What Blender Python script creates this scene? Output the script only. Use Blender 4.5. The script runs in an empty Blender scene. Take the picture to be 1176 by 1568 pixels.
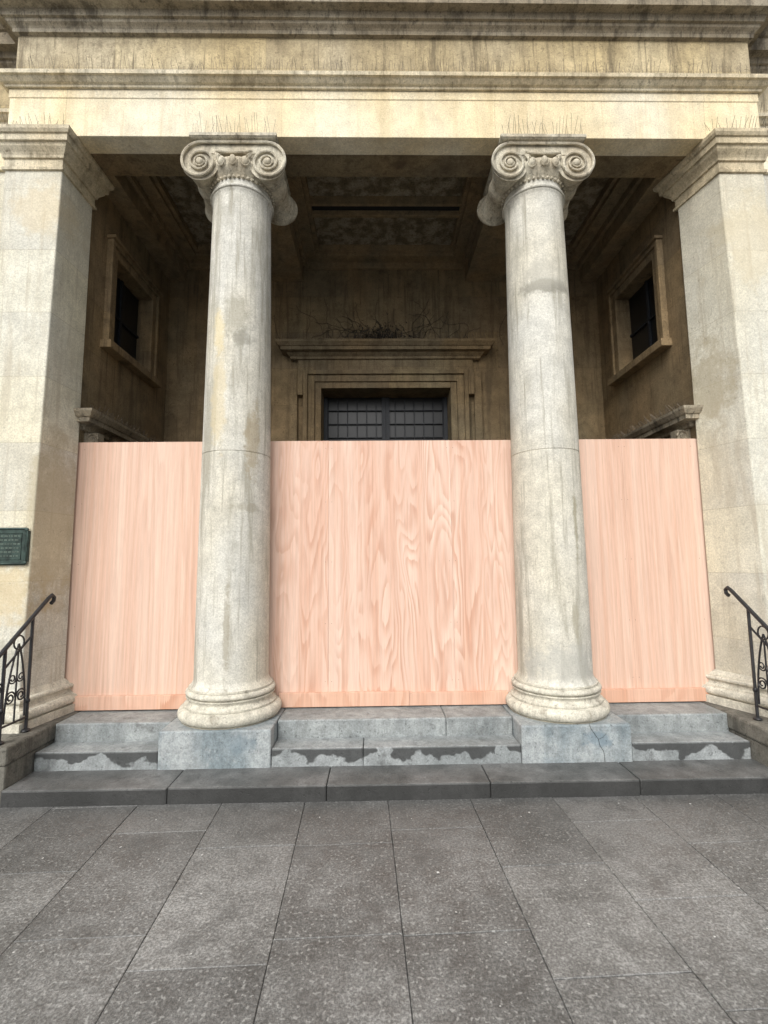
import bpy, bmesh, math, random
from mathutils import Vector, Matrix
random.seed(7)
S = bpy.context.scene
S.view_settings.view_transform = 'Standard'
S.view_settings.look = 'None'
S.view_settings.exposure = 0

# ------------------------------------------------------------------ materials
class NT:
    def __init__(s, name):
        s.m = bpy.data.materials.new(name); s.m.use_nodes = True
        s.t = s.m.node_tree; s.t.nodes.clear()
        s.out = s.n('ShaderNodeOutputMaterial'); s.b = s.n('ShaderNodeBsdfPrincipled')
        s.l(s.b.outputs[0], s.out.inputs[0])
        s.geo = s.n('ShaderNodeNewGeometry'); s.pos = s.geo.outputs['Position']
    def n(s, t): return s.t.nodes.new(t)
    def l(s, a, b): s.t.links.new(a, b)
    def setin(s, inp, v):
        if isinstance(v, bpy.types.NodeSocket): s.l(v, inp)
        else: inp.default_value = v
    def mapv(s, scale=(1,1,1), loc=(0,0,0), rot=(0,0,0), src=None):
        m = s.n('ShaderNodeMapping'); m.inputs['Scale'].default_value = scale
        m.inputs['Location'].default_value = loc; m.inputs['Rotation'].default_value = rot
        s.l(src or s.pos, m.inputs[0]); return m.outputs[0]
    def noise(s, vec, scale, detail=4, rough=.6, dist=0):
        n = s.n('ShaderNodeTexNoise'); s.l(vec, n.inputs['Vector'])
        n.inputs['Scale'].default_value = scale; n.inputs['Detail'].default_value = detail
        n.inputs['Roughness'].default_value = rough; n.inputs['Distortion'].default_value = dist
        return n.outputs['Fac']
    def ramp(s, f, a, b, lo=0., hi=1.):
        r = s.n('ShaderNodeMapRange'); r.interpolation_type = 'SMOOTHSTEP'
        r.inputs['From Min'].default_value = a; r.inputs['From Max'].default_value = b
        r.inputs['To Min'].default_value = lo; r.inputs['To Max'].default_value = hi
        s.l(f, r.inputs['Value']); return r.outputs[0]
    def math(s, op, a, b=0.):
        m = s.n('ShaderNodeMath'); m.operation = op
        s.setin(m.inputs[0], a); s.setin(m.inputs[1], b); return m.outputs[0]
    def mix(s, f, a, b, mode='MIX'):
        m = s.n('ShaderNodeMix'); m.data_type = 'RGBA'; m.blend_type = mode
        s.setin(m.inputs[0], f)
        for i, v in ((6, a), (7, b)):
            if isinstance(v, tuple): v = (*v[:3], 1.)
            s.setin(m.inputs[i], v)
        return m.outputs[2]
    def mul(s, c, f):
        v = s.n('ShaderNodeVectorMath'); v.operation = 'SCALE'
        s.l(c, v.inputs[0]); s.l(f, v.inputs['Scale']); return v.outputs[0]
    def bump(s, h, st=.3, d=.01):
        b = s.n('ShaderNodeBump'); b.inputs['Strength'].default_value = st
        b.inputs['Distance'].default_value = d; s.l(h, b.inputs['Height'])
        s.l(b.outputs[0], s.b.inputs['Normal'])
    def blob(s, c, r, nz, wob=2.6):
        m = s.mapv(scale=tuple(1/x for x in r), loc=tuple(-a/b for a, b in zip(c, r)))
        v = s.n('ShaderNodeVectorMath'); v.operation = 'LENGTH'; s.l(m, v.inputs[0])
        d = s.math('ADD', v.outputs['Value'], s.math('MULTIPLY', s.math('SUBTRACT', nz, .5), wob))
        return s.ramp(d, .5, 1.1, 1., 0.)

def stone(name, c1, c2, dirt=(.07,.06,.045), amt=.5, streak=.5, rough=.85, bump=.35, blobs=(), zdirt=None, sc=1.0, joints=None, riser=None, speck=.5, mott=(.72,1.18), vz=None):
    k = NT(name)
    big = k.ramp(k.noise(k.mapv((1,1,.5)), .9*sc, 2, .6), .36, .66)
    col = k.mix(big, c1, c2)
    mid = k.noise(k.pos, 4.5*sc, 7, .74)
    col = k.mul(col, k.ramp(mid, .28, .72, *mott))
    fine = k.noise(k.pos, 70, 2, .8)
    col = k.mul(col, k.ramp(fine, .32, .68, .84, 1.12))
    if joints:
        w, h, off = joints
        br = k.n('ShaderNodeTexBrick')
        sep = k.n('ShaderNodeSeparateXYZ'); k.l(k.pos, sep.inputs[0])
        cmb = k.n('ShaderNodeCombineXYZ')
        k.l(k.math('ADD', sep.outputs[0], sep.outputs[1]), cmb.inputs[0])
        k.l(k.math('ADD', sep.outputs[2], off), cmb.inputs[1])
        k.l(cmb.outputs[0], br.inputs['Vector'])
        br.inputs['Scale'].default_value = 1; br.inputs['Mortar Size'].default_value = .0022
        br.inputs['Mortar Smooth'].default_value = .3
        br.inputs['Brick Width'].default_value = w; br.inputs['Row Height'].default_value = h
        br.inputs['Color1'].default_value = (.90,.90,.92,1); br.inputs['Color2'].default_value = (1.06,1.04,.98,1)
        br.inputs['Mortar'].default_value = (.66,.62,.55,1)
        col = k.mix(1., col, br.outputs['Color'], 'MULTIPLY')
    st = k.noise(k.mapv((12,12,.5)), 1.6, 4, .68)
    st2 = k.noise(k.mapv((4.5,4.5,.5), (9,2,4)), 1.3, 6, .7)
    m = k.math('MAXIMUM', k.ramp(st, .52, .72, 0, streak), k.ramp(st2, .51, .66, 0, streak*.85))
    ptn = k.noise(k.mapv((1,1,.7), (3,1,7)), 2.3*sc, 7, .74)
    m = k.math('MAXIMUM', m, k.ramp(ptn, .54, .70, 0, amt))
    if zdirt:
        z0, z1, a = zdirt
        sep = k.n('ShaderNodeSeparateXYZ'); k.l(k.pos, sep.inputs[0])
        nn = k.noise(k.mapv((6,6,2)), 1, 5, .7)
        zz = k.ramp(k.math('ADD', sep.outputs[2], k.math('MULTIPLY', k.math('SUBTRACT', nn, .5), 2.2*abs(z1-z0))), z0, z1, 0, a)
        m = k.math('MAXIMUM', m, zz)
    col = k.mix(m, col, dirt)
    for c, r, bc, bs in blobs:
        col = k.mix(k.math('MULTIPLY', k.blob(c, r, mid), bs), col, bc)
    pits = k.ramp(k.noise(k.pos, 34, 2, .6), .63, .69, 0, speck)
    col = k.mix(pits, col, tuple(x*.3 for x in c1))
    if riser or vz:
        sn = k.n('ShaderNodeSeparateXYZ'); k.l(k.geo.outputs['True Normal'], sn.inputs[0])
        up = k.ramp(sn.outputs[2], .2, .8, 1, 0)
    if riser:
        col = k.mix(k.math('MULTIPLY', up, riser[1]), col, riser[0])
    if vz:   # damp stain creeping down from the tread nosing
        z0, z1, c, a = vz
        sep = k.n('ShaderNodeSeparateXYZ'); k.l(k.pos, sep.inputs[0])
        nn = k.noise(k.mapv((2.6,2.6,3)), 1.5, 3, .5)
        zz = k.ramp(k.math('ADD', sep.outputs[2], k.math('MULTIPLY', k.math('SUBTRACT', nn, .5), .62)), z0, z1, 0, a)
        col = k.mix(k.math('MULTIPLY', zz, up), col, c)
    k.l(col, k.b.inputs['Base Color'])
    k.b.inputs['Roughness'].default_value = rough
    k.b.inputs['Specular IOR Level'].default_value = .25
    h = k.math('ADD', k.math('MULTIPLY', fine, .45), k.math('ADD', mid, k.math('MULTIPLY', pits, -1.2)))
    k.bump(h, bump, .016)
    return k.m

M = {}
SOFT = (.84,1.09)
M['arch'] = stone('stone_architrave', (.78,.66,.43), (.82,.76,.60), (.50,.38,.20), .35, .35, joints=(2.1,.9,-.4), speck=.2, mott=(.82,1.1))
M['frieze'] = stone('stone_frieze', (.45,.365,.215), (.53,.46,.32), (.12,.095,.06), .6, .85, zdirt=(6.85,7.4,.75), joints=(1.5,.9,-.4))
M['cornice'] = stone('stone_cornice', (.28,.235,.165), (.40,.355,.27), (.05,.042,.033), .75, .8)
M['moulding'] = stone('stone_moulding', (.58,.49,.33), (.66,.60,.46), (.12,.095,.06), .6, .55)
M['pilaster'] = stone('stone_pilaster', (.64,.60,.475), (.64,.63,.555), (.42,.37,.275), .5, .6, joints=(3.7,.62,-.42), speck=.25, mott=SOFT,
    blobs=[((-3.45,4.2,1.55),(.35,.6,.3),(.58,.46,.26),.6), ((-3.35,4.2,5.2),(.3,.6,.3),(.66,.53,.32),.35), ((3.5,4.2,4.9),(.35,.6,.5),(.62,.53,.35),.4),
           ((3.18,4.4,3.6),(.1,.5,.6),(.42,.36,.24),.6),((-3.18,4.4,2.2),(.1,.5,.9),(.44,.38,.26),.6),
           ((3.6,4.2,1.2),(.3,.5,.5),(.42,.41,.35),.55), ((-3.5,4.2,.95),(.3,.5,.3),(.36,.35,.28),.5)])
M['column'] = stone('stone_column', (.61,.575,.475), (.60,.59,.535), (.31,.29,.23), .38, .85, sc=1.3, speck=.25, mott=(.80,1.10),
    blobs=[((-1.47,4.2,4.12),(.15,.4,.30),(.33,.31,.245),.6),
           ((-1.40,4.2,3.92),(.12,.4,.10),(.25,.24,.20),.5),
           ((-1.62,4.2,4.0),(.07,.4,.25),(.66,.56,.33),.6),
           ((1.49,4.2,4.42),(.30,.4,.09),(.24,.23,.19),.75),
           ((1.49,4.2,4.55),(.30,.4,.14),(.42,.40,.34),.5),
           ((1.66,4.3,2.1),(.03,.4,.35),(.30,.27,.18),.65),
           ((1.60,4.3,1.3),(.04,.4,.25),(.36,.33,.25),.6),
           ((-1.47,4.2,1.25),(.035,.4,.5),(.34,.31,.24),.7),
           ((-1.30,4.3,2.9),(.07,.4,.4),(.36,.29,.18),.6),
           ((-1.35,4.3,2.3),(.12,.4,.05),(.33,.30,.23),.55),
           ((-1.6,4.2,3.3),(.09,.4,.5),(.62,.52,.32),.5),
           ((1.5,4.2,.85),(.35,.5,.22),(.40,.40,.37),.5)])
M['capital'] = stone('stone_capital', (.50,.44,.33), (.60,.56,.45), (.075,.065,.048), .65, .5, sc=4)
M['base'] = stone('stone_base', (.62,.59,.49), (.60,.57,.48), (.15,.125,.09), .6, .35, sc=2.8, speck=.45, mott=(.76,1.12))
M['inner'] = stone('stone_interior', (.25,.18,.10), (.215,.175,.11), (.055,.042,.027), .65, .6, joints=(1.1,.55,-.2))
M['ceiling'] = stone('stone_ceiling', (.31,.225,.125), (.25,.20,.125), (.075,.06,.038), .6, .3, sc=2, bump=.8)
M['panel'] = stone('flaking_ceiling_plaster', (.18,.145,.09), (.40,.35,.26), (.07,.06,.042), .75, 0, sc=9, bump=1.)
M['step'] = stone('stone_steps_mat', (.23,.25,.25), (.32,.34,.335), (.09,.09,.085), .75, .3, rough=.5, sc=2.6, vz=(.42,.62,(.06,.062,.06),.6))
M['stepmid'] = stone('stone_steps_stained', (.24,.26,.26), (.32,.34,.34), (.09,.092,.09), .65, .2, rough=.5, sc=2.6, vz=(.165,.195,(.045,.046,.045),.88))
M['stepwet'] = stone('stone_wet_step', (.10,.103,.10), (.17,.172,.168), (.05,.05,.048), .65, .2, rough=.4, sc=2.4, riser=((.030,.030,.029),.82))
M['block'] = stone('blue_grey_stone', (.21,.25,.265), (.35,.375,.375), (.45,.46,.45), .6, .25, rough=.6, sc=3.5,
    blobs=[((1.7,4.09,.3),(.14,.3,.07),(.14,.21,.26),.5), ((-1.3,4.09,.3),(.14,.3,.09),(.17,.22,.25),.5)])
M['podium'] = stone('stone_podium', (.12,.115,.10), (.20,.19,.16), (.045,.042,.036), .8, .6, sc=2)

def simple(name, c, rough=.5, metal=0, var=.3, sc=20, bump=.2):
    k = NT(name)
    f = k.noise(k.pos, sc, 5)
    col = k.mix(k.ramp(f, .3, .7), tuple(x*(1-var) for x in c), tuple(x*(1+var) for x in c))
    k.l(col, k.b.inputs['Base Color']); k.b.inputs['Roughness'].default_value = rough
    k.b.inputs['Metallic'].default_value = metal; k.bump(f, bump, .004); return k.m
M['iron'] = simple('black_painted_iron', (.018,.018,.02), .45, 0, .4, 40)
M['bronze'] = simple('patinated_bronze', (.028,.048,.040), .45, .4, .5, 18)
M['bronze2'] = simple('bronze_lettering', (.09,.12,.10), .4, .5, .3, 30)
M['dark'] = simple('dark_room', (.012,.012,.012), .9)
M['glass'] = simple('dark_window_glass', (.006,.007,.008), .35, 0, .2, 3, .02)
M['spike'] = simple('spike_wire', (.12,.10,.075), .5, .6, .3, 10)
M['doorwood'] = simple('dark_door_paint', (.012,.015,.020), .6)
M['twig'] = simple('dry_twig', (.03,.025,.018), .9)
M['gum'] = simple('gum', (.50,.50,.48), .7)
M['crack'] = simple('crack_fill', (.05,.055,.055), .9)
M['ground'] = simple('asphalt_ground', (.06,.06,.06), .8, 0, .2, 3)

def ply(name, sx, rings, lo, hi, seed, strength=1., sz=.5, warm=.35, det=3., dist=.3):
    k = NT(name)
    oi = k.n('ShaderNodeObjectInfo')
    tc = k.n('ShaderNodeTexCoord').outputs['Object']
    off = k.n('ShaderNodeCombineXYZ')
    r = k.math('MULTIPLY', oi.outputs['Random'], 37.)
    for i in range(3): k.l(r, off.inputs[i])
    sep = k.n('ShaderNodeSeparateXYZ'); k.l(tc, sep.inputs[0])
    strip = k.math('FLOOR', k.math('MULTIPLY', sep.outputs[0], 3.1))
    wn = k.n('ShaderNodeTexWhiteNoise'); wn.noise_dimensions = '2D'
    cm = k.n('ShaderNodeCombineXYZ'); k.l(strip, cm.inputs[0]); k.l(r, cm.inputs[1])
    k.l(cm.outputs[0], wn.inputs['Vector'])
    so = k.n('ShaderNodeCombineXYZ'); k.l(k.math('MULTIPLY', wn.outputs['Value'], .5), so.inputs[2])
    ad = k.n('ShaderNodeVectorMath'); k.l(k.mapv((sx,1,sz), (seed,0,seed), src=tc), ad.inputs[0]); k.l(off.outputs[0], ad.inputs[1])
    ad2 = k.n('ShaderNodeVectorMath'); k.l(ad.outputs[0], ad2.inputs[0]); k.l(so.outputs[0], ad2.inputs[1])
    v = ad2.outputs[0]
    f = k.noise(v, 1.0, det, .45, dist)
    fine = k.noise(k.mapv((330,1,7), src=tc), 1, 3, .6)
    med = k.noise(k.mapv((45,1,1.2), src=tc), 1, 4, .65)
    ringv = k.math('ADD', k.math('MULTIPLY', f, rings), k.math('MULTIPLY', med, .5))
    fr = k.math('FRACT', ringv)
    g = k.math('MULTIPLY', k.ramp(fr, .2, .85), k.ramp(fr, .88, 1., 1., 0.))
    fr2 = k.math('PINGPONG', k.math('MULTIPLY', f, rings*.25), 1.)
    amp = k.ramp(k.noise(k.mapv((2.6,1,1.4), (5,5,5), src=v), 1.1, 3), .34, .66, .15, 1.)
    g = k.math('MULTIPLY', k.math('MULTIPLY', g, amp), strength)
    col = k.mix(k.ramp(fr2, 0, 1, 0, .5), hi, tuple((a+b)/2 for a, b in zip(lo, hi)))
    col = k.mix(g, col, lo)
    col = k.mix(k.math('MULTIPLY', wn.outputs['Value'], .38), col, (.74,.57,.47))
    broad = k.ramp(k.noise(k.mapv((3,1,.5), src=v), 1.2, 4), .40, .64, 0, warm)
    col = k.mix(broad, col, (.55,.30,.20))
    col = k.mul(col, k.ramp(med, .3, .7, .90, 1.06))
    col = k.mul(col, k.ramp(fine, .3, .75, 1.04, .90))
    k.l(col, k.b.inputs['Base Color']); k.b.inputs['Roughness'].default_value = .62
    k.b.inputs['Specular IOR Level'].default_value = .25
    k.bump(fine, .12, .002); return k.m
M['ply_fancy'] = ply('plywood_figured', 2.6, 20, (.52,.29,.20), (.73,.53,.425), 1.3, .80, .45, .42, 2.6, .35)
M['ply_plain'] = ply('plywood_plain', 3.6, 11, (.56,.345,.25), (.70,.50,.39), 4.1, .55, .20, .35, 2.3, .2)
M['ply_edge'] = ply('plywood_rail', 1.2, 12, (.52,.26,.16), (.68,.43,.31), 8., .8)

def paving():
    k = NT('paving_slabs_mat')
    at = k.n('ShaderNodeAttribute'); at.attribute_name = 'tint'
    big = k.ramp(k.noise(k.pos, .9, 4, .65), .36, .64)
    col = k.mix(big, (.150,.149,.142), (.235,.234,.225))
    col = k.mul(col, at.outputs['Fac'])
    mid = k.noise(k.pos, 6, 8, .78)
    col = k.mul(col, k.ramp(mid, .28, .72, .66, 1.3))
    fine = k.noise(k.pos, 75, 2, .8)
    col = k.mul(col, k.ramp(fine, .35, .68, .62, 1.35))
    sp = k.ramp(k.noise(k.pos, 48, 1, .5), .61, .68, 0, .55)
    col = k.mix(sp, col, (.40,.40,.38))
    dk = k.ramp(k.noise(k.pos, 2.6, 7, .74, .4), .50, .68, 0, .6)
    col = k.mix(dk, col, (.080,.079,.075))
    sep = k.n('ShaderNodeSeparateXYZ'); k.l(k.pos, sep.inputs[0])
    wet = k.ramp(k.math('ADD', sep.outputs[1], k.math('MULTIPLY', mid, .9)), 3.2, 4.2, 0, .55)
    col = k.mix(wet, col, (.068,.068,.065))
    k.l(col, k.b.inputs['Base Color'])
    k.l(k.ramp(mid, .3, .7, .36, .7), k.b.inputs['Roughness'])
    k.b.inputs['Specular IOR Level'].default_value = .45
    k.bump(k.math('ADD', fine, mid), .5, .007)
    return k.m
M['paving'] = paving()

# ------------------------------------------------------------------ helpers
def empty(name):
    e = bpy.data.objects.new(name, None); S.collection.objects.link(e); return e
def obj(name, bm, mat, parent=None, bevel=0, smooth=False, auto=True):
    me = bpy.data.meshes.new(name)
    bmesh.ops.recalc_face_normals(bm, faces=bm.faces)
    bm.to_mesh(me); bm.free()
    o = bpy.data.objects.new(name, me); S.collection.objects.link(o)
    me.materials.append(mat)
    if parent: o.parent = parent
    if smooth:
        for p in me.polygons: p.use_smooth = True
        if auto: me.set_sharp_from_angle(angle=math.radians(38))
    if bevel:
        b = o.modifiers.new('b', 'BEVEL'); b.width = bevel; b.segments = 2; b.limit_method = 'ANGLE'
    return o
def box(bm, x0, x1, y0, y1, z0, z1):
    v = [bm.verts.new((x, y, z)) for x in (x0, x1) for y in (y0, y1) for z in (z0, z1)]
    for f in ((0,1,3,2),(4,6,7,5),(0,4,5,1),(2,3,7,6),(0,2,6,4),(1,5,7,3)):
        bm.faces.new([v[i] for i in f])
def sweep(bm, path, prof, closed=False, cap=True):
    n = len(path); P = [Vector(p) for p in path]; rings = []
    for i in range(n):
        ds = []
        if closed or i > 0: ds.append((P[i]-P[i-1]).normalized())
        if closed or i < n-1: ds.append((P[(i+1) % n]-P[i]).normalized())
        ns = [Vector((d.y, -d.x)) for d in ds]
        if len(ns) == 2:
            m = (ns[0]+ns[1]); m = m / (m.length_squared) * 2
        else: m = ns[0]
        rings.append([bm.verts.new((P[i].x+m.x*o, P[i].y+m.y*o, z)) for o, z in prof])
    for i in range(n if closed else n-1):
        a, b = rings[i], rings[(i+1) % n]
        for j in range(len(prof)-1):
            bm.faces.new((a[j], b[j], b[j+1], a[j+1]))
    if closed and cap:
        bm.faces.new([r[0] for r in rings]); bm.faces.new([r[-1] for r in rings])
    if not closed and cap:
        for r in (rings[0], rings[-1]): 
            if len(r) > 2: bm.faces.new(r)
def rectpath(x0, x1, y0, y1): return [(x0,y1),(x0,y0),(x1,y0),(x1,y1)]
def lathe(bm, prof, cx, cy, n=64, axis='Z', cz=0):
    rings = []
    for r, h in prof:
        ring = []
        for i in range(n):
            a = 2*math.pi*i/n
            if axis == 'Z': ring.append(bm.verts.new((cx+r*math.cos(a), cy+r*math.sin(a), h)))
            else: ring.append(bm.verts.new((cx+r*math.cos(a), h, cz+r*math.sin(a))))
        rings.append(ring)
    for a, b in zip(rings, rings[1:]):
        for i in range(n): bm.faces.new((a[i], a[(i+1) % n], b[(i+1) % n], b[i]))
    bm.faces.new(rings[0]); bm.faces.new(rings[-1])
def tube(bm, pts, r, n=6, radii=None, cyclic=False):
    P = [Vector(p) for p in pts]; rings = []; N = len(P)
    up = None
    for i, p in enumerate(P):
        if cyclic: d = P[(i+1) % N]-P[i-1]
        else: d = P[min(i+1, N-1)]-P[max(i-1, 0)]
        d.normalize()
        if up is None:
            up = Vector((0,0,1)) if abs(d.z) < .9 else Vector((1,0,0))
        s = d.cross(up)
        if s.length < 1e-4: s = d.cross(Vector((0,1,0)))
        s.normalize(); up = s.cross(d).normalized()
        rr = radii[i] if radii else r
        rings.append([bm.verts.new(p+(s*math.cos(2*math.pi*k/n)+up*math.sin(2*math.pi*k/n))*rr) for k in range(n)])
    for i in range(N if cyclic else N-1):
        a, b = rings[i], rings[(i+1) % N]
        for k in range(n): bm.faces.new((a[k], a[(k+1) % n], b[(k+1) % n], b[k]))
    if not cyclic:
        bm.faces.new(rings[0]); bm.faces.new(rings[-1])
def ellipsoid(bm, c, r, u=10, v=8):
    res = bmesh.ops.create_uvsphere(bm, u_segments=u, v_segments=v, radius=1.0)
    for w in res['verts']: w.co = Vector((w.co.x*r[0]+c[0], w.co.y*r[1]+c[1], w.co.z*r[2]+c[2]))
def torus_prof(r_in, z0, z1, bulge, n=8):
    zc = (z0+z1)/2; h = (z1-z0)/2
    return [(r_in+bulge*math.cos(a), zc+h*math.sin(a)) for a in [(-math.pi/2)+math.pi*i/n for i in range(n+1)]]

B = empty('stone_portico_building')
PL = .42            # platform height
SOF = 5.935         # underside of the architrave
CY = 4.53           # column axis
CX = 1.51
FY = 4.20           # front plane
HW = 3.70           # half width of the portico
IN = 3.14           # inner rear edge of the end piers
SB = 4.68           # back of the architrave
D = SOF-5.99
# ------------------------------------------------------------------ entablature
WY = 4.60
path = [(-14, WY), (-HW, WY), (-HW, FY), (HW, FY), (HW, WY), (14, WY)]
def pz(pr): return [(a, b+D) for a, b in pr]
bm = bmesh.new(); sweep(bm, path, pz([(-.2,5.99),(0,5.99),(0,6.39),(.008,6.395),(.008,6.48)]), cap=False)
obj('architrave', bm, M['arch'], B, .004)
bm = bmesh.new(); sweep(bm, path, pz([(.008,6.482),(.03,6.485),(.034,6.505),(.055,6.515),(.075,6.535),(.085,6.55),(.105,6.553),(.108,6.59),(.04,6.60),(-.02,6.606)]), cap=False)
obj('taenia_moulding', bm, M['moulding'], B)
bm = bmesh.new(); sweep(bm, path, pz([(-.02,6.60),(-.02,7.10)]), cap=False)
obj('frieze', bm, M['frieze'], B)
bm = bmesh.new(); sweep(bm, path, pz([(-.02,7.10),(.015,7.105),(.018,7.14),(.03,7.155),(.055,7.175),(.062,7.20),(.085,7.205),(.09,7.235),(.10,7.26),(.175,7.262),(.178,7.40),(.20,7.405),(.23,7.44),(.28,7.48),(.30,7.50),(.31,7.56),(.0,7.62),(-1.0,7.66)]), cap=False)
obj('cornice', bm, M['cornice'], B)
bm = bmesh.new(); box(bm, -HW+.02, HW-.02, FY+.03, 8, 6.46, 7.5)
for s in (-1, 1): box(bm, min(s*14, s*(HW-.028)), max(s*14, s*(HW-.028)), WY+.03, 8, -.2, 7.5)
obj('wing_walls', bm, M['pilaster'], B)
bm = bmesh.new(); box(bm, -14, 14, WY+.4, 9, 7.5, 9.4); box(bm, -14.2, 14.2, WY+.25, 9.1, 9.4, 9.6)
obj('attic_parapet', bm, M['cornice'], B, .02)
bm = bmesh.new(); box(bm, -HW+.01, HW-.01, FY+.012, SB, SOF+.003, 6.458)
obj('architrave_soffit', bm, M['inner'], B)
bm = bmesh.new()
for s in (-1, 1):
    p = [(-14,WY),(-4.35,WY)] if s < 0 else [(4.35,WY),(14,WY)]
    sweep(bm, p, [(0.03,-.1),(.14,-.1),(.14,.62),(.10,.68),(.05,.70),(0.02,.74)], cap=False)
obj('wing_plinth', bm, M['podium'], B)

# ------------------------------------------------------------------ end piers (slightly battered and splayed)
capp = pz([(.0,5.62),(.018,5.625),(.02,5.65),(.004,5.655),(.004,5.74),(.02,5.745),(.024,5.77),(.035,5.79),(.065,5.83),(.072,5.86),(.092,5.865),(.095,5.925),(.11,5.93),(.125,5.955),(.128,5.987)])
basep = [(.115,PL)]+[(.115,PL+.07)]+[(.07+.045*math.cos(a), PL+.115+.045*math.sin(a)) for a in [(-math.pi/2)+math.pi*i/6 for i in range(7)]]+[(.07,PL+.165),(.045,PL+.18),(.04,PL+.205)]+[(.045+.022*math.cos(a), PL+.23+.022*math.sin(a)) for a in [(-math.pi/2)+math.pi*i/6 for i in range(7)]]+[(.03,PL+.256),(.01,PL+.285),(0,PL+.30)]
def pierpath(s, xf, y1=4.68):
    xo = HW-.004
    p = [(-xo,y1),(-xo,FY+.004),(-xf,FY+.004),(-IN,y1)]
    if s > 0: p = [(-x, y) for x, y in p][::-1]
    return p
for s, xt, xb in ((-1, 3.15, 3.215), (1, 3.25, 3.34)):
    bot, top = pierpath(s, xb), pierpath(s, xt)
    bm = bmesh.new(); nz = 14; rings = []
    for j in range(nz+1):
        t = j/nz; z = PL+.28+(5.63+D-PL-.28)*t
        rings.append([bm.verts.new((a[0]*(1-t)+b[0]*t, a[1], z)) for a, b in zip(bot, top)])
    for a, b in zip(rings, rings[1:]):
        for i in range(4): bm.faces.new((a[i], a[(i+1)%4], b[(i+1)%4], b[i]))
    bm.faces.new(rings[0]); bm.faces.new(rings[-1])
    obj('pier_shaft', bm, M['pilaster'], B, .012)
    bm = bmesh.new(); sweep(bm, pierpath(s, xt, 4.70), capp, closed=True)
    obj('pier_capital', bm, M['moulding'], B)
    bm = bmesh.new(); sweep(bm, bot, basep, closed=True)
    obj('pier_base', bm, M['base'], B, smooth=True)

# ------------------------------------------------------------------ columns
def col_profile():
    z0, z1 = .70, 5.48; pr = []
    for i in range(7):
        t = i/6; pr.append((.362-.030*math.sin(t*math.pi/2), z0+.07*t))
    def rad(z):
        t = (z-z0)/(z1-z0); return .332-.047*(t**1.6)
    zs = [z0+.1+i*.1 for i in range(46)]
    jo = [2.82]
    pts = [(rad(z), z) for z in zs if z < z1-.1 and all(abs(z-j) > .02 for j in jo)]
    for j in jo: pts += [(rad(j), j-.004), (rad(j)-.005, j-.003), (rad(j)-.005, j+.003), (rad(j), j+.004)]
    pts.sort(key=lambda p: p[1]); pr += pts
    pr += [(.287,5.39),(.294,5.42),(.300,5.428),(.300,5.438)] + [(.300+.015*math.cos(a), 5.453+.015*math.sin(a)) for a in (-1.5,-.8,0,.8,1.5)] + [(.295,5.48),(.295,5.56)]
    return pr
baseprof = [(.43,PL)]+torus_prof(.40,PL+.002,PL+.115,.058)+[(.408,PL+.118),(.408,PL+.132),(.385,PL+.145),(.372,PL+.165),(.375,PL+.185),(.392,PL+.193),(.392,PL+.203)]+torus_prof(.362,PL+.205,PL+.262,.036)+[(.372,PL+.265),(.372,.70)]
VZ = 5.67; VR = .203; VX = .325
def spiral(cx, cz, y, sgn, turns=2.75, r0=VR, r1=.038, steps=120):
    pts, rad = [], []
    for i in range(steps+1):
        t = i/steps; a = math.pi/2 - sgn*t*turns*2*math.pi
        r = r0*(r1/r0)**(t**.95)
        pts.append((cx+r*math.cos(a), y, cz+r*math.sin(a))); rad.append(.0150*(1-.62*t))
    return pts, rad
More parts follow.
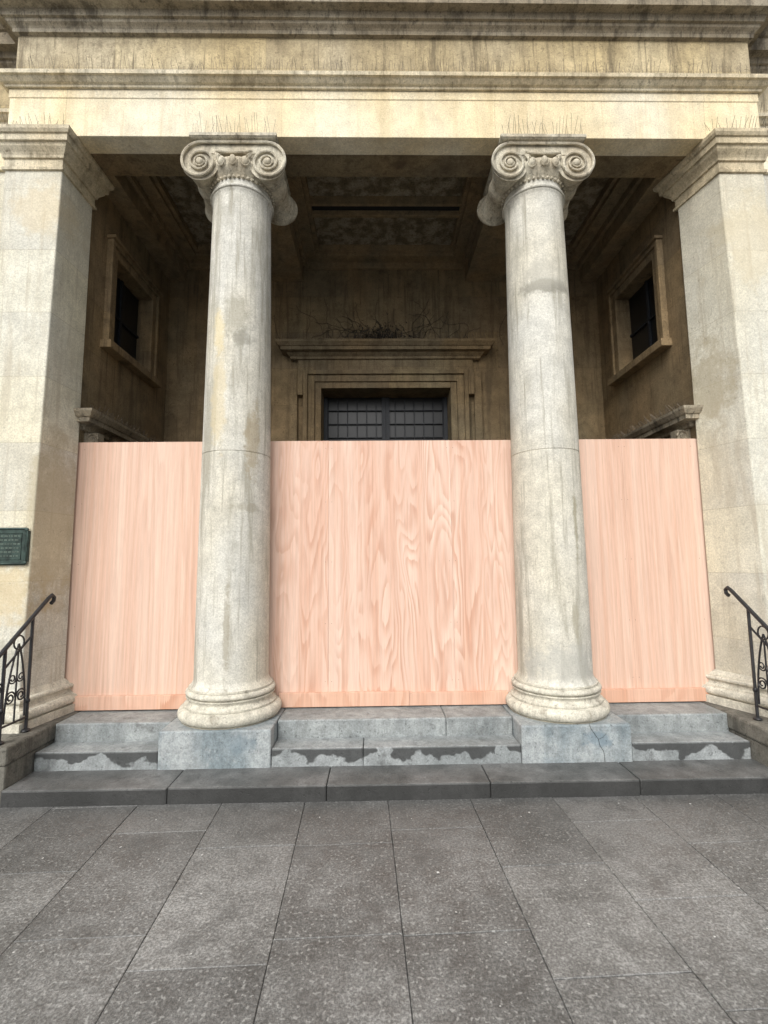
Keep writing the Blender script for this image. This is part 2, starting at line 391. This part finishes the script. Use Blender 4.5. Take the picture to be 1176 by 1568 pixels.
for s in (-1, 1):
    cx = s*CX
    bm = bmesh.new(); lathe(bm, col_profile(), cx, CY, 72); obj('column_shaft', bm, M['column'], B, smooth=True)
    bm = bmesh.new(); lathe(bm, baseprof, cx, CY, 72); obj('column_base', bm, M['base'], B, smooth=True)
    bm = bmesh.new()
    lathe(bm, [(.29,5.50),(.295,5.53),(.315,5.555),(.345,5.60),(.365,5.65),(.36,5.69),(.34,5.72)], cx, CY, 48)
    for vs in (-1, 1):
        vx = cx+vs*VX; cz = VZ
        pr = []
        for i in range(17):
            t = i/16; y = CY-.31+.62*t
            r = .178-.062*math.sin(math.pi*t)**.8
            if i in (7,9): r += .012
            if i == 8: r += .018
            pr.append((r, y))
        lathe(bm, pr, vx, CY, 32, 'Y', cz)
        for fy, dy in ((CY-.335, .045), (CY+.335, -.045)):
            pts, rad = spiral(vx, cz, fy, vs)
            nt = 44; ring = [Vector((p[0], 0, p[2])) for p in pts[:nt]]
            a = [bm.verts.new((p.x, fy+.018*(1 if dy > 0 else -1), p.z)) for p in ring]
            b = [bm.verts.new((p.x, fy+dy, p.z)) for p in ring]
            bm.faces.new(a); bm.faces.new(b)
            for i in range(nt): bm.faces.new((a[i], a[(i+1) % nt], b[(i+1) % nt], b[i]))
            tube(bm, pts, .015, 6, rad)
            dd = .009*(1 if dy > 0 else -1)
            tube(bm, [(p[0], p[1]+dd, p[2]) for p in pts], .015, 6, [q*1.05 for q in rad])
            ellipsoid(bm, (vx, fy, cz), (.036,.024,.036), 14, 8)
    zt = VZ+VR
    for fy, d in ((CY-.335, 1), (CY+.335, -1)):
        y0, y1 = sorted((fy+.019*d, fy+.07*d))
        box(bm, cx-VX, cx+VX, y0, y1, zt-.105, zt-.004)
        tube(bm, [(cx-VX+2*VX*i/12, fy, zt) for i in range(13)], .0155, 6)
        tube(bm, [(cx-.175+.35*i/12, fy, zt-.095-.016*math.sin(math.pi*i/12)) for i in range(13)], .012, 6)
        for vs in (-1, 1):
            for q in range(3):
                tube(bm, [(cx+vs*.185, fy, zt-.115), (cx+vs*(.155-q*.004), fy-.006*d, zt-.135-q*.018), (cx+vs*(.115+q*.018), fy, zt-.15-q*.028)], .010, 6, [.005,.011,.004])
    box(bm, cx-.33, cx+.33, CY-.26, CY+.26, zt-.15, zt-.002)
    for i in range(20):
        a = 2*math.pi*i/20+math.pi/2
        dx, dy = math.cos(a), math.sin(a)
        ellipsoid(bm, (cx+dx*.355, CY+dy*.355, 5.665), (.036,.036,.052), 10, 8)
        tang = Vector((-dy, dx, 0)); c0 = Vector((cx+dx*.372, CY+dy*.372, 5.675))
        tube(bm, [c0+tang*(.046*math.cos(t))+Vector((0,0,.065*math.sin(t))) for t in [math.pi+math.pi*j/8 for j in range(9)]], .0055, 5)
    for i in range(44):
        a = 2*math.pi*i/44
        ellipsoid(bm, (cx+math.cos(a)*.31, CY+math.sin(a)*.31, 5.535), (.016,.016,.015), 6, 5)
    obj('ionic_capital', bm, M['capital'], B, smooth=True)
    bm = bmesh.new()
    sweep(bm, rectpath(cx-.385, cx+.385, CY-.345, CY+.345), [(-.02,5.886),(.0,5.888),(.018,5.892),(.026,5.899),(.028,5.902),(.034,5.903),(.036,SOF-.003)], closed=True)
    obj('capital_abacus', bm, M['capital'], B)
    bm = bmesh.new(); box(bm, cx-.465, cx+.465, 4.09, 5.02, -.05, PL-.002)
    o = obj('column_pedestal_block', bm, M['block'], B, .014)
bm = bmesh.new()
tube(bm, [(1.62,4.0885,.42),(1.635,4.0885,.38),(1.66,4.0885,.345),(1.69,4.0885,.30),(1.70,4.0885,.25),(1.73,4.0885,.20),(1.735,4.0885,.12)], .0022, 4)
tube(bm, [(1.69,4.0885,.30),(1.73,4.0885,.315),(1.76,4.0885,.35)], .0016, 4)
obj('pedestal_crack', bm, M['crack'], B)

# ------------------------------------------------------------------ interior walls
bm = bmesh.new()
W = 3.17; TOP = 6.45
for s in (-1, 1):
    def wb(y0, y1, z0, z1):
        x0, x1 = sorted((s*W, s*(HW-.05))); box(bm, x0, x1, y0, y1, z0, z1)
    wb(4.683, 4.95, PL, TOP); wb(6.25, 6.60, PL, TOP)
    wb(4.95, 6.25, 3.06, 4.26); wb(4.95, 6.25, 5.32, TOP)
    wb(4.95, 5.17, 4.26, 5.32); wb(6.03, 6.25, 4.26, 5.32)
DW = .935; DT = 4.29
box(bm, -HW+.05, -DW, 6.60, 7.1, PL, TOP); box(bm, DW, HW-.05, 6.60, 7.1, PL, TOP); box(bm, -DW, DW, 6.60, 7.1, DT, TOP)
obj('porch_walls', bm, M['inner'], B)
for s in (-1, 1):
    def sx(a, b): return sorted((s*a, s*b))
    bm = bmesh.new()
    for d, e, t in ((0,.10,.045),(.10,.15,.07)):
        x0, x1 = sx(W-t, W+.01)
        yo0, yo1, zo1 = 5.17-e, 6.03+e, 5.32+e
        yi0, yi1, zi1 = 5.17-d, 6.03+d, 5.32+d
        box(bm, x0, x1, yo0, yi0, 4.26, zo1); box(bm, x0, x1, yi1, yo1, 4.26, zo1); box(bm, x0, x1, yi0, yi1, zi1, zo1)
    x0, x1 = sx(W-.12, W+.01); box(bm, x0, x1, 4.98, 6.22, 4.17, 4.258)
    x0, x1 = sx(W-.10, W+.01)
    box(bm, x0, x1, 5.17-.17, 6.03+.17, 5.472, 5.51)
    obj('side_window_surround', bm, M['inner'], B, .006)
    bm = bmesh.new(); x0, x1 = sx(W+.15, W+.18); box(bm, x0, x1, 5.172, 6.028, 4.262, 5.318)
    x0, x1 = sx(W+.25, W+.27); box(bm, x0, x1, 4.952, 6.248, PL, 3.058)
    obj('side_window_glass', bm, M['glass'], B)
    bm = bmesh.new(); x0, x1 = sx(W+.125, W+.148)
    box(bm, x0, x1, 5.58, 5.62, 4.263, 5.317); box(bm, x0, x1, 5.173, 5.578, 4.78, 4.81); box(bm, x0, x1, 5.622, 6.027, 4.78, 4.81)
    obj('side_window_bars', bm, M['doorwood'], B)
    bm = bmesh.new()
    pth = [(s*W,4.76),(s*(W-.02),4.76),(s*(W-.02),6.45),(s*W,6.45)]
    if s > 0: pth = pth[::-1]
    prof = [(.0,3.16),(.03,3.17),(.035,3.2),(.06,3.22),(.13,3.225),(.135,3.27),(.15,3.275),(.18,3.32),(.185,3.345),(.0,3.36)]
    sweep(bm, pth, prof, cap=False)
    x0, x1 = sx(W-.03, W+.01)
    box(bm, x0, x1, 4.80, 4.945, PL, 3.159); box(bm, x0, x1, 6.255, 6.4, PL, 3.159)
    yy = 4.82
    x0, x1 = sx(W-.13, W-.02)
    box(bm, x0, x1, yy, yy+.11, 2.98, 3.158)
    pts = []
    for i in range(30):
        a = i/29*2.4*math.pi; r = .065*(1-.75*i/29)
        pts.append((s*(W-.13)+s*.06-s*r*math.cos(a)*1.0, yy-.005, 3.09+r*math.sin(a)))
    tube(bm, pts, .012, 6)
    tube(bm, [(s*(W-.13), yy-.005, 3.06),(s*(W-.11), yy-.005, 2.9),(s*(W-.05), yy-.005, 2.75)], .014, 6)
    obj('side_door_cornice', bm, M['cornice'], B)
bm = bmesh.new()
for d, e, t in ((0,.09,.04),(.09,.19,.065),(.19,.25,.10)):
    box(bm, -DW-e, -DW-d, 6.60-t, 6.61, PL, DT+e); box(bm, DW+d, DW+e, 6.60-t, 6.61, PL, DT+e)
    box(bm, -DW-d, DW+d, 6.60-t, 6.61, DT+d, DT+e)
for s in (-1,1):
    x0, x1 = sorted((s*(DW+.252), s*(DW+.33))); box(bm, x0, x1, 6.49, 6.61, DT-.12, DT+.25)
    x0, x1 = sorted((s*(DW+.34), s*(DW+.45))); box(bm, x0, x1, 6.55, 6.61, PL, DT+.25)
box(bm, -DW-.33, DW+.33, 6.54, 6.61, DT+.252, 4.73)
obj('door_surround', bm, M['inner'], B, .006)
bm = bmesh.new()
sweep(bm, [(-1.34,6.6),(-1.34,6.54),(1.34,6.54),(1.34,6.6)], [(0,4.70),(.03,4.71),(.035,4.74),(.07,4.77),(.08,4.79),(.15,4.795),(.155,4.84),(.17,4.845),(.21,4.89),(.215,4.92),(0,4.94)], cap=False)
obj('door_cornice', bm, M['inner'], B)
bm = bmesh.new()
box(bm, -DW-.05, DW+.05, 6.97, 7.0, PL, DT+.05)
obj('door_glass', bm, M['glass'], B)
bm = bmesh.new()
for x in (-DW+.03, -.03, .03, DW-.03): box(bm, x-.028, x+.028, 6.90, 6.968, PL, DT-.02)
for i in range(-6, 7):
    x = i*.145
    if abs(x) > .07: box(bm, x-.005, x+.005, 6.93, 6.966, 2.2, DT-.05)
for i in range(9): z = 2.4+i*.21; box(bm, -DW, DW, 6.935, 6.96, z-.005, z+.005)
box(bm, -DW, DW, 6.92, 6.967, PL, 1.6)
obj('door_leaves', bm, M['doorwood'], B)
bm = bmesh.new(); box(bm, -HW+.03, HW-.03, 7.11, 7.95, PL, TOP); obj('dark_interior', bm, M['dark'], B)
bm = bmesh.new()
sweep(bm, [(-W,SB+.02),(-W,6.6),(W,6.6),(W,SB+.02)][::-1], pz([(0,5.80),(.02,5.81),(.02,5.86),(.05,5.90),(.05,5.985)]), cap=False)
obj('porch_wall_moulding', bm, M['inner'], B)
# ceiling beams & coffers
bm = bmesh.new()
for s in (-1, 1):
    x0, x1 = sorted((s*1.20, s*1.82)); box(bm, x0, x1, SB+.002, 6.598, SOF+.002, 6.44)
    x0, x1 = sorted((s*2.93, s*3.168)); box(bm, x0, x1, SB+.002, 6.598, SOF+.002, 6.44)
obj('ceiling_beams', bm, M['ceiling'], B, .006)
bm = bmesh.new()
def ring(x0, x1, y0, y1, a, z0, z1):
    box(bm, x0, x0+a, y0, y1, z0, z1); box(bm, x1-a, x1, y0, y1, z0, z1)
    box(bm, x0+a, x1-a, y0, y0+a, z0, z1); box(bm, x0+a, x1-a, y1-a, y1, z0, z1)
for (x0, x1) in ((-1.198, 1.198), (-2.928, -1.822), (1.822, 2.928)):
    ring(x0, x1, SB+.005, 6.596, .05, 6.12, 6.21)
    ring(x0, x1, SB+.005, 6.596, .20, 6.212, 6.31)
    ring(x0+.2, x1-.2, SB+.205, 6.396, .05, 6.26, 6.35)
box(bm, -.95, .95, 5.44, 5.48, 6.24, 6.37)
box(bm, -.95, .95, 5.60, 5.65, 6.22, 6.37)
obj('ceiling_coffers', bm, M['ceiling'], B, .004)
bm = bmesh.new(); box(bm, -3.1, 3.1, 4.75, 6.55, 6.35, 6.40); obj('ceiling_panels', bm, M['panel'], B)
bm = bmesh.new(); box(bm, -.94, .94, 5.482, 5.598, 6.28, 6.349); obj('ceiling_slot', bm, M['dark'], B)

# ------------------------------------------------------------------ bird spikes
def spikes(bm, p0, p1, out, h=.15, step=.028):
    p0, p1 = Vector(p0), Vector(p1); L = (p1-p0).length; n = int(L/step); o = Vector(out)
    d = (p1-p0).normalized()
    for i in range(n):
        p = p0+(p1-p0)*(i+.5)/n
        if random.random() < .08: continue
        lean = o*random.choice((-.02,.03,.06))+d*random.uniform(-.03,.03)
        tube(bm, [p, p+lean+Vector((0,0,h*random.uniform(.75,1.05)))], .0017, 3)
bm = bmesh.new()
for s in (-1,1):
    cx = s*CX
    spikes(bm, (cx-.40,CY-.37,SOF-.005), (cx+.40,CY-.37,SOF-.005), (0,-1,0), .17)
    x0, x1 = sorted((s*(IN-.06), s*(HW+.1)))
    spikes(bm, (x0,FY-.09,SOF-.005), (x1,FY-.09,SOF-.005), (0,-1,0), .11)
    for xx in (.15,.10,.05): spikes(bm, (s*(W-xx),4.72,3.35), (s*(W-xx),6.4,3.35), (-s,0,0), .09)
spikes(bm, (-HW,FY-.06,6.60+D), (HW,FY-.06,6.60+D), (0,-1,0), .13, .03)
spikes(bm, (-1.5,6.36,4.93), (1.5,6.36,4.93), (0,-1,0), .10, .03)
spikes(bm, (-14,WY-.06,6.60+D), (-HW-.1,WY-.06,6.60+D), (0,-1,0), .12, .04)
spikes(bm, (HW+.1,WY-.06,6.60+D), (14,WY-.06,6.60+D), (0,-1,0), .12, .04)
obj('bird_spikes', bm, M['spike'], B)
# dead climber above door
bm = bmesh.new()
for i in range(70):
    x = random.gauss(.05,.6); p = Vector((x, 6.56, 4.93)); pts = [p]; a = random.uniform(.6,2.5)
    for j in range(random.randint(4,18)):
        a += random.uniform(-.7,.7); a = max(-.2, min(3.3, a))
        p = p+Vector((math.cos(a)*.045, 0, math.sin(a)*.05)); p.y = 6.592-random.random()*.01; pts.append(p.copy())
    tube(bm, pts, .0028, 4)
for i in range(620):
    x = random.gauss(-.05,.16); z = 4.93+abs(random.gauss(0,.13))
    c = Vector((x, 6.5+random.uniform(-.06,.07), z)); v = [bm.verts.new(c+Vector((random.uniform(-.024,.024),random.uniform(-.02,.02),random.uniform(-.03,.03)))) for _ in range(3)]
    bm.faces.new(v)
obj('dead_climbing_plant', bm, M['twig'])

# ------------------------------------------------------------------ steps
ST = empty('stone_steps')
PX = 2.99
def stepobj(nm, y0, y1, z1, mat, ends, z0=-.05):
    for i, (a, b) in enumerate(zip(ends, ends[1:])):
        bm = bmesh.new(); box(bm, a+.001, b-.001, y0+random.uniform(0,.003), y1, z0, z1-random.uniform(0,.003))
        obj(nm, bm, mat, ST, .012)
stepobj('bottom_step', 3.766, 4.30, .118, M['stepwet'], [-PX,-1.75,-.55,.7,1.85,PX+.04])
e0 = CX-.465-.002; e1 = CX+.465+.002
for a, b in ((-PX,-e1),(-e0,e0),(e1,PX)):
    m = [a, b] if b-a < 1.5 else [a, -.28, b]
    stepobj('middle_step', 4.10, 4.50, .262, M['stepmid'], m)
    m = [a, b] if b-a < 1.5 else [a, .45, b]
    stepobj('top_step', 4.34, 4.80, PL-.006, M['step'], m)
bm = bmesh.new(); box(bm, -HW+.06, HW-.06, 4.804, 7.0, -.05, PL-.004); obj('porch_floor', bm, M['step'], ST)
for s in (-1, 1):
    x0, x1 = sorted((s*(PX+.003), s*4.3))
    bm = bmesh.new(); box(bm, x0, x1, 3.80, 4.9, -.05, .28); obj('cheek_wall', bm, M['podium'], ST, .015)
    x0, x1 = sorted((s*(PX-.012), s*4.32))
    bm = bmesh.new(); box(bm, x0, x1, 3.785, 4.9, .281, PL-.001); obj('cheek_wall_coping', bm, M['podium'], ST, .02)

# ------------------------------------------------------------------ plywood hoarding
H = empty('plywood_hoarding')
HY = 4.70; HT = 3.04
xs = [(-3.165,-1.862,'ply_plain'), (-1.861,-.632,'ply_fancy'),(-.631,.60,'ply_fancy'),(.601,1.82,'ply_fancy'),(1.821,2.37,'ply_plain'),(2.371,3.165,'ply_plain')]
for a, b, m in xs:
    bm = bmesh.new(); c = (a+b)/2; w = (b-a)/2
    box(bm, -w, w, 0, .018, 0, HT-PL-.02-random.uniform(0,.004))
    o = obj('plywood_sheet', bm, M[m], H, .001); o.location = (c, HY+random.uniform(0,.002), PL+.01)
for a, b in ((-IN+.06,-1.90),(-1.10,.15),(.152,1.10),(1.90,IN-.08)):
    bm = bmesh.new(); box(bm, a, b, -.036, -.001, 0, .12+random.uniform(0,.012)); o = obj('bottom_rail', bm, M['ply_edge'], H, .003); o.location = (0, HY, PL+.004)
bm = bmesh.new()
for x in (-3.05,-1.9,-.63,.6,1.9,3.05): box(bm, x-.03, x+.03, HY+.022, HY+.09, PL, HT-.06)
box(bm, -3.08, 3.08, HY+.0925, HY+.14, 2.6, 2.68)
obj('timber_studs', bm, M['ply_edge'], H)
bm = bmesh.new()
for a, b, m in xs:
    for x in (max(a, -3.12)+.03, min(b, 3.12)-.03):
        for z in (.65,1.2,1.8,2.4,2.95): ellipsoid(bm, (x, HY-.0005, z), (.003,.0015,.003), 6, 4)
obj('screw_heads', bm, M['iron'], H)

# ------------------------------------------------------------------ handrails
def handrail(s):
    R = empty('iron_handrail'); bm = bmesh.new(); X = s*3.09
    def P(y, z): return (X, y, z)
    def rz(y): return 1.52+(y-4.33)*.78
    pts = [P(4.345,1.455), P(4.375,1.475), P(4.38,1.505), P(4.35,1.528), P(4.31, rz(4.31))]
    pts += [P(4.31-.1*i, rz(4.31-.1*i)) for i in range(1,8)]
    for i in range(12):
        a = math.pi*.5-i*.35; r = .07*(1-i/18)
        pts.append(P(3.55-r*math.cos(a), rz(3.56)-.09+r*math.sin(a)))
    tube(bm, pts, .017, 8)
    for y in (4.13, 3.85):
        top = rz(y)
        tube(bm, [P(y,PL-.01), P(y,top)], .013, 6)
        ellipsoid(bm, P(y,PL+.012), (.035,.035,.016), 10, 6)
        ellipsoid(bm, P(y,PL+.25), (.02,.02,.025), 8, 6)
    lo = lambda y: rz(y)-.16
    tube(bm, [P(4.13,lo(4.13)), P(3.85,lo(3.85))], .009, 6)
    tube(bm, [P(4.13,PL+.12), P(3.85,PL+.12)], .009, 6)
    yc = 3.99; zc = rz(3.99)-.085
    tube(bm, [P(yc+.055*math.cos(a), zc+.055*math.sin(a)) for a in [i*2*math.pi/16 for i in range(16)]], .007, 5, cyclic=True)
    for sg in (-1, 1):
        pts = [P(yc+sg*.11*math.cos(t*math.pi/2)**.8 if t < 1 else yc, PL+.14+t*.60) for t in [i/10 for i in range(11)]]
        tube(bm, pts, .008, 5)
        pts = []
        for i in range(26):
            t = i/25; a = t*3.6*math.pi; r = .055*(1-.75*t)
            pts.append(P(yc+sg*(.058-r*math.cos(a)), PL+.30+r*math.sin(a)+.02))
        tube(bm, pts, .007, 5)
        pts = []
        for i in range(22):
            t = i/21; a = -t*3*math.pi; r = .042*(1-.7*t)
            pts.append(P(yc+sg*(.045-r*math.cos(a)), PL+.47+r*math.sin(a)))
        tube(bm, pts, .006, 5)
    tube(bm, [P(yc,PL+.12), P(yc,lo(yc))], .007, 5)
    for y0, d in ((3.85,-1),):
        for zz in (PL+.42, PL+.2):
            pts = []
            for i in range(22):
                t = i/21; a = t*3*math.pi; r = .05*(1-.7*t)
                pts.append(P(y0+d*(.05-r*math.cos(a)), zz+r*math.sin(a)))
            tube(bm, pts, .007, 5)
    obj('ironwork', bm, M['iron'], R, smooth=True)
handrail(-1); handrail(1)

# ------------------------------------------------------------------ plaque
Q = empty('bronze_plaque')
bm = bmesh.new(); x0, x1, z0, z1 = -3.68, -3.21, 1.80, 2.13
box(bm, x0+.03, x1-.03, FY-.018, FY+.002, z0, z1); box(bm, x0, x1, FY-.016, FY+.002, z0+.03, z1-.03)
obj('plate', bm, M['bronze'], Q, .004)
bm = bmesh.new()
c = [(x0+.035,z0+.012),(x1-.035,z0+.012),(x1-.012,z0+.035),(x1-.012,z1-.035),(x1-.035,z1-.012),(x0+.035,z1-.012),(x0+.012,z1-.035),(x0+.012,z0+.035)]
tube(bm, [(a, FY-.02, b) for a, b in c], .008, 6, cyclic=True)
c = [(x0+.06,z0+.05),(x1-.06,z0+.05),(x1-.06,z1-.05),(x0+.06,z1-.05)]
tube(bm, [(a, FY-.019, b) for a, b in c], .004, 6, cyclic=True)
for a in (x0+.02, x1-.02):
    for b in (z0+.02, z1-.02): ellipsoid(bm, (a, FY-.02, b), (.018,.01,.018), 10, 6)
obj('rim', bm, M['bronze'], Q, smooth=True)
bm = bmesh.new()
for r in range(6):
    x = x0+.08; z = z1-.075-r*.035
    while x < x1-.09:
        w = random.uniform(.010,.035); box(bm, x, min(x+w, x1-.07), FY-.0195, FY-.017, z-.006, z+.006); x += w+.008
obj('lettering', bm, M['bronze2'], Q)

# ------------------------------------------------------------------ paving & ground
verts, faces, tint = [], [], []
ang = math.radians(1.9); ca, sa = math.cos(ang), math.sin(ang)
cw = .625; g = .0018; bv = .003
for i in range(-26, 27):
    xa = i*cw; xb = xa+cw; y = -9+random.random()*.9
    while y < 5.2:
        L = random.choice((.62,.75,.9,.9)); t = random.uniform(.80,1.12); dz = random.uniform(-.0015,.0012)
        a, b, c2, d = xa+g, xb-g, y+g, y+L-g; n = len(verts)
        for ins, z in ((0,-.03),(0,-bv),(bv,0)):
            for px, py in ((a+ins,c2+ins),(b-ins,c2+ins),(b-ins,d-ins),(a+ins,d-ins)):
                X = px*ca-py*sa+.04; Y = px*sa+py*ca
                verts.append((X, Y, z+dz)); tint.append(t)
        for k in (0,4):
            for e in range(4): faces.append((n+k+e, n+k+(e+1)%4, n+k+4+(e+1)%4, n+k+4+e))
        faces.append((n+8,n+9,n+10,n+11)); y += L
me = bpy.data.meshes.new('pavement'); me.from_pydata(verts, [], faces)
at = me.attributes.new('tint', 'FLOAT', 'POINT'); at.data.foreach_set('value', tint)
me.materials.append(M['paving']); pav = bpy.data.objects.new('pavement', me); S.collection.objects.link(pav)
bm = bmesh.new()
for i in range(170):
    x, y = random.uniform(-4,4), random.uniform(.8,3.7); r = random.uniform(.003,.008)
    if random.random() < .12: r *= 2.0
    n = 9; v = [bm.verts.new((x+r*random.uniform(.6,1.2)*math.cos(2*math.pi*k/n), y+r*random.uniform(.6,1.2)*math.sin(2*math.pi*k/n), .0035)) for k in range(n)]
    bm.faces.new(v)
obj('chewing_gum_spots', bm, M['gum'], pav)
bm = bmesh.new(); v = [bm.verts.new(p) for p in ((-400,-400,-.012),(400,-400,-.012),(400,400,-.012),(-400,400,-.012))]; bm.faces.new(v)
obj('ground', bm, M['ground'])

# ------------------------------------------------------------------ light
el, rot = math.radians(42), math.radians(198)
w = bpy.data.worlds.new('World'); S.world = w; w.use_nodes = True
nt = w.node_tree; bg = nt.nodes['Background']
sky = nt.nodes.new('ShaderNodeTexSky'); sky.sky_type = 'NISHITA'; sky.sun_disc = False
sky.sun_elevation = el; sky.sun_rotation = rot; sky.dust_density = 4; sky.air_density = 1.0
hs = nt.nodes.new('ShaderNodeHueSaturation'); hs.inputs['Saturation'].default_value = .2; hs.inputs['Value'].default_value = 1.3
nt.links.new(sky.outputs[0], hs.inputs['Color']); nt.links.new(hs.outputs[0], bg.inputs['Color'])
bg.inputs['Strength'].default_value = .15
sd = bpy.data.lights.new('sun', 'SUN'); sd.energy = 1.5; sd.angle = math.radians(40); sd.color = (1,.985,.95)
so = bpy.data.objects.new('sun', sd); S.collection.objects.link(so)
d = Vector((math.sin(rot)*math.cos(el), math.cos(rot)*math.cos(el), math.sin(el)))
so.rotation_euler = (-d).to_track_quat('-Z', 'Y').to_euler()
so.location = d*30

# ------------------------------------------------------------------ camera
cd = bpy.data.cameras.new('camera'); cam = bpy.data.objects.new('camera', cd); S.collection.objects.link(cam)
cd.sensor_fit = 'VERTICAL'; cd.sensor_height = 36; cd.lens = 720/1568*36; cd.clip_end = 2000; cd.clip_start = .05
mt = Matrix.Translation((-.155,0,1.80)) @ Matrix.Rotation(math.radians(-.95),4,'Z') @ Matrix.Rotation(math.radians(96),4,'X') @ Matrix.Rotation(math.radians(-.58),4,'Z')
cam.matrix_world = mt
S.camera = cam
